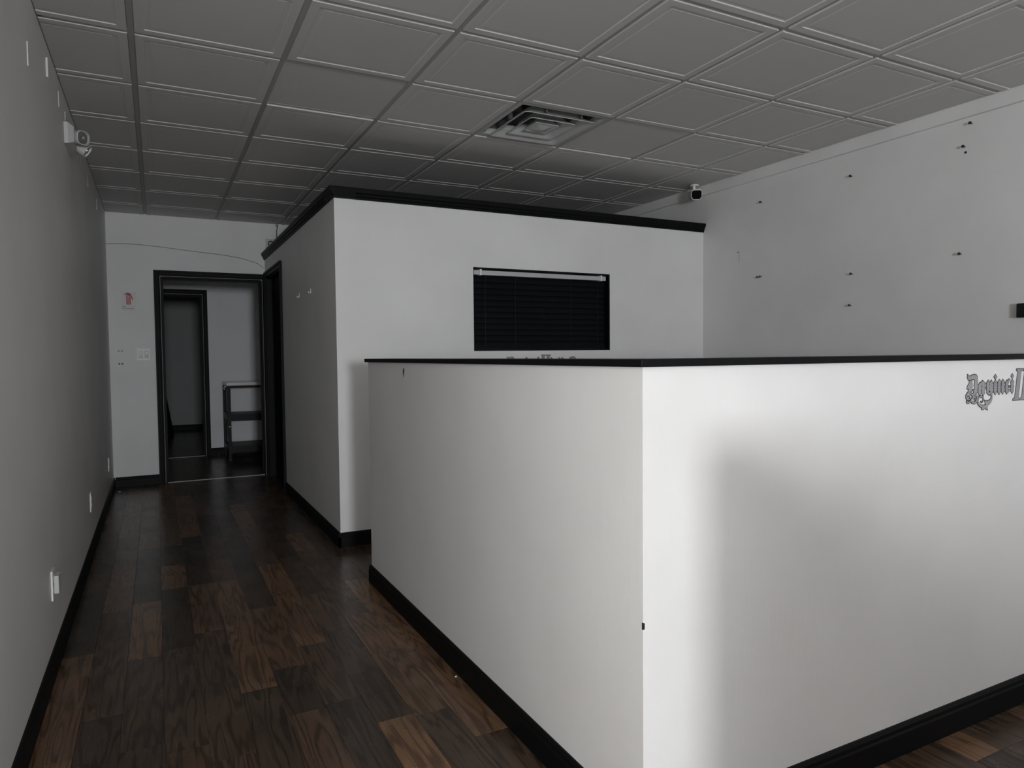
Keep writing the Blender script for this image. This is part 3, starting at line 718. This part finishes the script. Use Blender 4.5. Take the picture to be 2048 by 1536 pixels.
# outlets
def outlet(y, z, lab, extra):
    e = tag(empty('wall_outlet', (XL, y, z)), lab, 'outlet', 'outlets low on the left wall')
    bm = bmesh.new(); box(bm, 0.0003, 0.007, -0.036, 0.036, -0.058, 0.058); bev(bm, 0.002); obj('cover_plate', bm, 'white', e)
    for dz in (-0.02, 0.02):
        bm = bmesh.new(); cyl(bm, (0.006, 0, dz), (0.009, 0, dz), 0.0165, 0.016, 16); s_ = obj('socket', bm, 'white', e)
        bm = bmesh.new()
        for dy in (-0.006, 0.006): box(bm, 0.0085, 0.0094, dy-0.001, dy+0.001, dz-0.003, dz+0.006)
        obj('slot', bm, 'dark', s_)
    bm = bmesh.new(); cyl(bm, (0.006,0,0), (0.0082,0,0), 0.003, 0.003, 10); obj('screw', bm, 'metal', e)
    if extra:
        bm = bmesh.new(); box(bm, 0.009, 0.026, 0.0-0.03, 0.03, -0.032, 0.038); bev(bm, 0.004); o = obj('plug_cover', bm, 'offwhite', e); o['label'] = 'small box plugged into the socket'
outlet(-0.155, 0.334, 'white wall outlet with a plugged-in box, nearest the camera on the left wall', True)
outlet(1.595, 0.330, 'white wall outlet low on the left wall, middle one of three', False)
outlet(3.380, 0.318, 'white wall outlet low on the left wall, nearest the back wall', False)
# switch
e = tag(empty('light_switch', (-0.048, YB, 1.242)), 'pale double switch plate beside the back doorway', 'light switch')
bm = bmesh.new(); box(bm, -0.058, 0.058, -0.007, -0.0003, -0.058, 0.058); bev(bm, 0.0025); obj('cover_plate', bm, 'white', e)
bm = bmesh.new(); box(bm, -0.0405, -0.006, -0.0095, -0.0065, -0.034, 0.034); obj('rocker_recess', bm, 'offwhite', e)
bm = bmesh.new(); extrude_profile(bm, [(-0.009,-0.030),(-0.013,0.0),(-0.0105,0.030),(-0.009,0.030)], 'x', -0.038, -0.009); obj('rocker', bm, 'white', e)
bm = bmesh.new(); box(bm, 0.008, 0.041, -0.009, -0.0065, -0.034, 0.034); obj('dimmer_frame', bm, 'offwhite', e)
bm = bmesh.new(); box(bm, 0.014, 0.036, -0.016, -0.0085, -0.004, 0.028); bev(bm, 0.002); obj('dimmer_key', bm, 'white', e)
for i, (u, z) in enumerate(((-0.252,1.277),(-0.226,1.277),(-0.251,1.156),(-0.226,1.156))):
    bm = bmesh.new(); cyl(bm, (u, YB+0.004, z), (u, YB-0.0008, z), 0.008 if i > 1 else 0.006, None, 12); h = obj('screw_hole', bm, 'ink', wall_back)
# fire extinguisher sign
e = tag(empty('wall_sign', (-0.158, YB, 1.742)), 'small white fire extinguisher sign with a red symbol on the back wall', 'sign')
S = 0.0615; H2 = 0.087
bm = bmesh.new(); box(bm, -S, S, -0.0025, -0.0003, -H2, H2); bev(bm, 0.0006, 1); obj('sign_plate', bm, 'signface', e)
bm = bmesh.new(); th = -0.0032
def ribbon(bm, pts, wd, y=-0.0034):
    P = [Vector((p[0], p[1])) for p in pts]
    for A, B in zip(P, P[1:]):
        d = (B-A).normalized(); n_ = Vector((-d.y, d.x))*wd/2; d = d*wd*0.4
        q = [A-d+n_, B+d+n_, B+d-n_, A-d-n_]
        f = [bm.verts.new((p.x, y, p.y)) for p in q]; k = [bm.verts.new((p.x, -0.0024, p.y)) for p in q]
        bm.faces.new(f)
        for i in range(4): bm.faces.new((f[i], f[(i+1)%4], k[(i+1)%4], k[i]))
ribbon(bm, [(-0.016,-0.028),(-0.016,0.045),(-0.010,0.056),(0.010,0.056),(0.014,0.045),(0.014,-0.028),(-0.016,-0.028)], 0.006)
ribbon(bm, [(-0.032,0.060),(-0.018,0.070),(-0.004,0.074),(0.014,0.066),(0.024,0.048),(0.032,0.014)], 0.008)
ribbon(bm, [(-0.010,0.062),(0.008,0.062)], 0.010)
obj('extinguisher_symbol', bm, 'red', e)
bm = bmesh.new(); box(bm, -0.012, 0.011, -0.0029, -0.0024, -0.024, 0.044); obj('symbol_fill', bm, nmat('pale_red_print', (0.50, 0.22, 0.22), 0.5)[0], e)
def text(name, body, size, loc, par, mat):
    cu = bpy.data.curves.new(name, 'FONT'); cu.body = body; cu.size = size; cu.extrude = 0.0002; cu.align_x = 'LEFT'
    to = bpy.data.objects.new(name, cu); COL.objects.link(to)
    dg = bpy.context.evaluated_depsgraph_get(); me = bpy.data.meshes.new_from_object(to.evaluated_get(dg))
    bpy.data.objects.remove(to); bpy.data.curves.remove(cu)
    me.transform(Matrix.Translation(loc) @ Matrix.Rotation(math.pi/2, 4, 'X')); me.materials.clear(); me.materials.append(M[mat])
    o = bpy.data.objects.new(name, me); COL.objects.link(o); o.parent = par; return o
text('sign_text', 'FIRE', 0.0155, (-0.053, -0.0028, -0.058), e, 'ink')
text('sign_text', 'EXTINGUISHER', 0.0138, (-0.053, -0.0028, -0.074), e, 'ink')
# cable on the back wall
bm = bmesh.new(); tube(bm, smooth_path([(XL+0.002, YB-0.004, 2.266), (-0.131, YB-0.004, 2.276), (0.119, YB-0.004, 2.264), (0.36, YB-0.004, 2.243), (0.60, YB-0.004, 2.225), (0.76, YB-0.004, 2.208), (0.876, YB-0.004, 2.186), (0.994, YB-0.004, 2.150), (1.05, YB-0.006, 2.105)], 6), 0.0024, 6)
tag(obj('wall_cable', bm, 'wire'), 'thin loose cable arching across the back wall above the doorway', 'cable')
# electrical box above the office trim and hanging wire
e = tag(empty('junction_box', (1.125, YB, 2.345)), 'small grey junction plate with a round knockout on the back wall above the trim', 'junction box')
bm = bmesh.new(); box(bm, -0.048, 0.055, -0.02, -0.0003, -0.055, 0.06); bev(bm, 0.002); obj('plate', bm, 'offwhite', e)
bm = bmesh.new(); tube(bm, [(0.024*math.cos(t*math.pi/8), -0.022, 0.012+0.024*math.sin(t*math.pi/8)) for t in range(17)], 0.006, 6); obj('knockout_ring', bm, 'dark', e)
bm = bmesh.new(); tube(bm, smooth_path([(1.178, YB-0.012, 2.30), (1.183, YB-0.014, 2.42), (1.187, YB-0.014, 2.50), (1.196, YB-0.02, 2.538), (1.186, YB-0.03, 2.545), (1.178, YB-0.03, 2.53)], 6), 0.004, 6)
tag(obj('hanging_wire', bm, 'ink'), 'short dark wire with a hooked end hanging above the office trim', 'wire')
# hooks on the office side wall
for y, z, lab in ((2.243, 1.683, 'tiny white hook on the office side wall, the farther one'), (1.792, 1.679, 'tiny white hook on the office side wall, the nearer one')):
    e = tag(empty('wall_hook', (XO, y, z)), lab, 'hook', 'white hooks on the office side wall')
    bm = bmesh.new(); box(bm, -0.004, -0.0003, -0.006, 0.006, -0.016, 0.018); bev(bm, 0.001, 1); obj('hook_plate', bm, 'white', e)
    bm = bmesh.new(); tube(bm, smooth_path([(-0.004,0,-0.004),(-0.010,0,-0.014),(-0.016,0,-0.012),(-0.018,0,-0.002)], 4), 0.0025, 8); obj('hook', bm, 'white', e)
# screw anchor on the office front wall
bm = bmesh.new(); cyl(bm, (1.219, YO-0.004, 1.159), (1.219, YO-0.0002, 1.159), 0.004, 0.0085, 14); tag(obj('screw_anchor', bm, 'white'), 'small white screw anchor in the office front wall just left of the half wall', 'screw')
# nails in the right wall
nails = [(-1.07, 2.445, 'nail near the top right of the right wall, highest of all'),
         (-1.035, 2.328, 'nail in the right wall directly above a small dark hole'),
         (-0.338, 2.328, 'nail in the right wall, top one of a column of three'),
         (0.404, 2.310, 'upper nail in the right wall nearest the security camera'),
         (0.405, 1.765, 'right one of a close pair of nails level with the office window'),
         (0.432, 1.763, 'left one of a close pair of nails level with the office window'),
         (-0.349, 1.704, 'nail in the right wall, middle one of a column of three'),
         (-1.024, 1.742, 'lone nail in the right wall above the lettering on the half wall'),
         (-0.341, 1.503, 'nail in the right wall, lowest one of a column of three'),
         (0.628, 1.974, 'tiny nail in the right wall above a faint vertical scuff')]
for i, (y, z, lab) in enumerate(nails):
    e = tag(empty('wall_nail', (XR, y, z)), lab, 'nail', 'nails left in the right wall')
    k = 0.55 if i == 9 else 1.0
    bm = bmesh.new(); cyl(bm, (0.004,0,0), (-0.020*k,0,0.001), 0.0035*k, None, 8); obj('shank', bm, 'steel_dark', e)
    bm = bmesh.new(); cyl(bm, (-0.019*k,0,0.001), (-0.023*k,0,0.001), 0.0085*k, 0.0075*k, 12); obj('nail_head', bm, 'steel_dark', e)
bm = bmesh.new(); cyl(bm, (XR+0.004, -1.039, 2.297), (XR-0.0008, -1.039, 2.297), 0.007, None, 12); obj('screw_hole', bm, 'ink', wall_right)
bm = bmesh.new(); box(bm, XR-0.0008, XR+0.001, 0.622, 0.632, 1.895, 1.962); obj('scuff', bm, paint('scuffed_paint', (0.60,0.60,0.59), 0.6), wall_right)
# black bracket on the right wall at the frame edge
e = tag(empty('wall_bracket', (XR, -1.40, 1.372)), 'black rounded block on the right wall, cut off by the photo edge', 'bracket')
bm = bmesh.new(); box(bm, -0.030, -0.004, -0.10, 0.078, 0.0, 0.074); bev(bm, 0.006, 3); obj('block', bm, 'dark', e)
bm = bmesh.new(); box(bm, -0.0045, -0.0003, -0.085, 0.066, 0.010, 0.064); obj('back_plate', bm, 'steel_dark', e)
# crumb on the corridor floor
bm = bmesh.new(); bmesh.ops.create_icosphere(bm, subdivisions=1, radius=0.008); bmesh.ops.scale(bm, vec=(1.3,0.8,0.45), verts=bm.verts)
o = obj('floor_crumb', bm, 'white'); o.location = (-0.272, 3.82, 0.0036); tag(o, 'tiny pale crumb on the dark floor near the back wall', 'debris')
bm = bmesh.new(); bmesh.ops.create_icosphere(bm, subdivisions=1, radius=0.005); bmesh.ops.scale(bm, vec=(1.2,0.8,0.5), verts=bm.verts)
o = obj('floor_crumb', bm, 'white'); o.location = (1.022, -0.963, 0.0025); tag(o, 'tiny pale crumb on the floor at the half wall baseboard', 'debris')

# ================================================================== BACK ROOM
RX0, RX1, RY0, RY1 = 0.775, 1.95, 5.262, 5.885
e = tag(empty('storage_rack', ((RX0+RX1)/2, (RY0+RY1)/2, 0)), 'open black three-tier rack table with a pale top in the back room', 'rack')
lg = 0.036
for x in (RX0, RX1-lg):
    for y in (RY0, RY1-lg): put(boxes('leg', [(x, x+lg, y, y+lg, 0, 0.868)], 'rackblack', bevel=0.002), e)
tp = put(boxes('table_top', [(RX0-0.008, RX1+0.008, RY0-0.010, RY1+0.005, 0.880, 0.916)], 'topsheet', bevel=0.004), e); tp['label'] = 'pale glossy top board'
for nm, z0, z1 in (('top_rail', 0.850, 0.8775), ('middle_rail', 0.466, 0.546), ('bottom_rail', 0.100, 0.172)):
    put(boxes(nm, [(RX0+lg, RX1-lg, RY0+0.004, RY0+0.026, z0, z1)], 'rackblack'), e)
    put(boxes(nm, [(RX0+0.004, RX0+0.026, RY0+lg, RY1-lg, z0, z1)], 'rackblack'), e)
    put(boxes(nm, [(RX1-0.026, RX1-0.004, RY0+lg, RY1-lg, z0, z1)], 'rackblack'), e)
put(boxes('shelf', [(RX0+0.027, RX1-0.027, RY0+0.027, RY1-0.04, 0.520, 0.535)], 'rackblack'), e)
put(boxes('shelf', [(RX0+0.027, RX1-0.027, RY0+0.027, RY1-0.04, 0.150, 0.165)], 'rackblack'), e)
for z in (0.43, 0.02):
    pass
bm = bmesh.new(); cyl(bm, (RX0+0.018, RY0-0.003, 0.405), (RX0+0.018, RY0+0.001, 0.405), 0.005, None, 10); put(obj('screw', bm, 'metal'), e)
bm = bmesh.new(); tube(bm, smooth_path([(RX0-0.002, RY0+0.12, 0.868), (RX0-0.02, RY0+0.12, 0.86), (RX0-0.028, RY0+0.12, 0.845), (RX0-0.016, RY0+0.12, 0.838)], 4), 0.004, 8); put(obj('side_hook', bm, 'metal'), e)
# studded thing in the far room
sx, sy = -0.02, 8.5
e = tag(empty('studded_stand', (sx, sy, 0)), 'black tapering stand dotted with bright studs beyond the inner doorway', 'stand')
bm = bmesh.new(); prev = None; n = 20
prof = [(0.29,0.0),(0.28,0.10),(0.262,0.22),(0.235,0.40),(0.212,0.56),(0.205,0.60),(0.19,0.605)]
for r_, z in prof:
    c = [bm.verts.new((r_*math.cos(2*math.pi*i/n), 0.5*r_*math.sin(2*math.pi*i/n), z)) for i in range(n)]
    if prev:
        for i in range(n): bm.faces.new((prev[i], prev[(i+1)%n], c[(i+1)%n], c[i]))
    else: bm.faces.new(c[::-1])
    prev = c
bm.faces.new(prev); obj('body', bm, 'dark', e, smooth=False)
bm = bmesh.new(); bmesh.ops.create_uvsphere(bm, u_segments=14, v_segments=8, radius=0.035); bmesh.ops.translate(bm, vec=(0.172, -0.02, 0.625), verts=bm.verts); obj('knob', bm, 'dark', e, smooth=True)
studm = None
for z, aa in ((0.14,-28),(0.20,-22),(0.26,-40),(0.30,-30),(0.36,-36),(0.40,-20),(0.47,-44),(0.53,-40),(0.23,-60),(0.33,-62),(0.44,-66),(0.16,-55)):
    for (r0, z0), (r1, z1) in zip(prof, prof[1:]):
        if z0 <= z <= z1: rr = r0+(r1-r0)*(z-z0)/(z1-z0)
    if studm is None:
        bm = bmesh.new(); bmesh.ops.create_icosphere(bm, subdivisions=1, radius=0.008); st = obj('stud', bm, 'lampglass', e); studm = st.data
    else:
        st = bpy.data.objects.new('stud', studm); COL.objects.link(st); st.parent = e
    t = math.radians(aa); st.location = (rr*math.cos(t), 0.5*rr*math.sin(t), z)
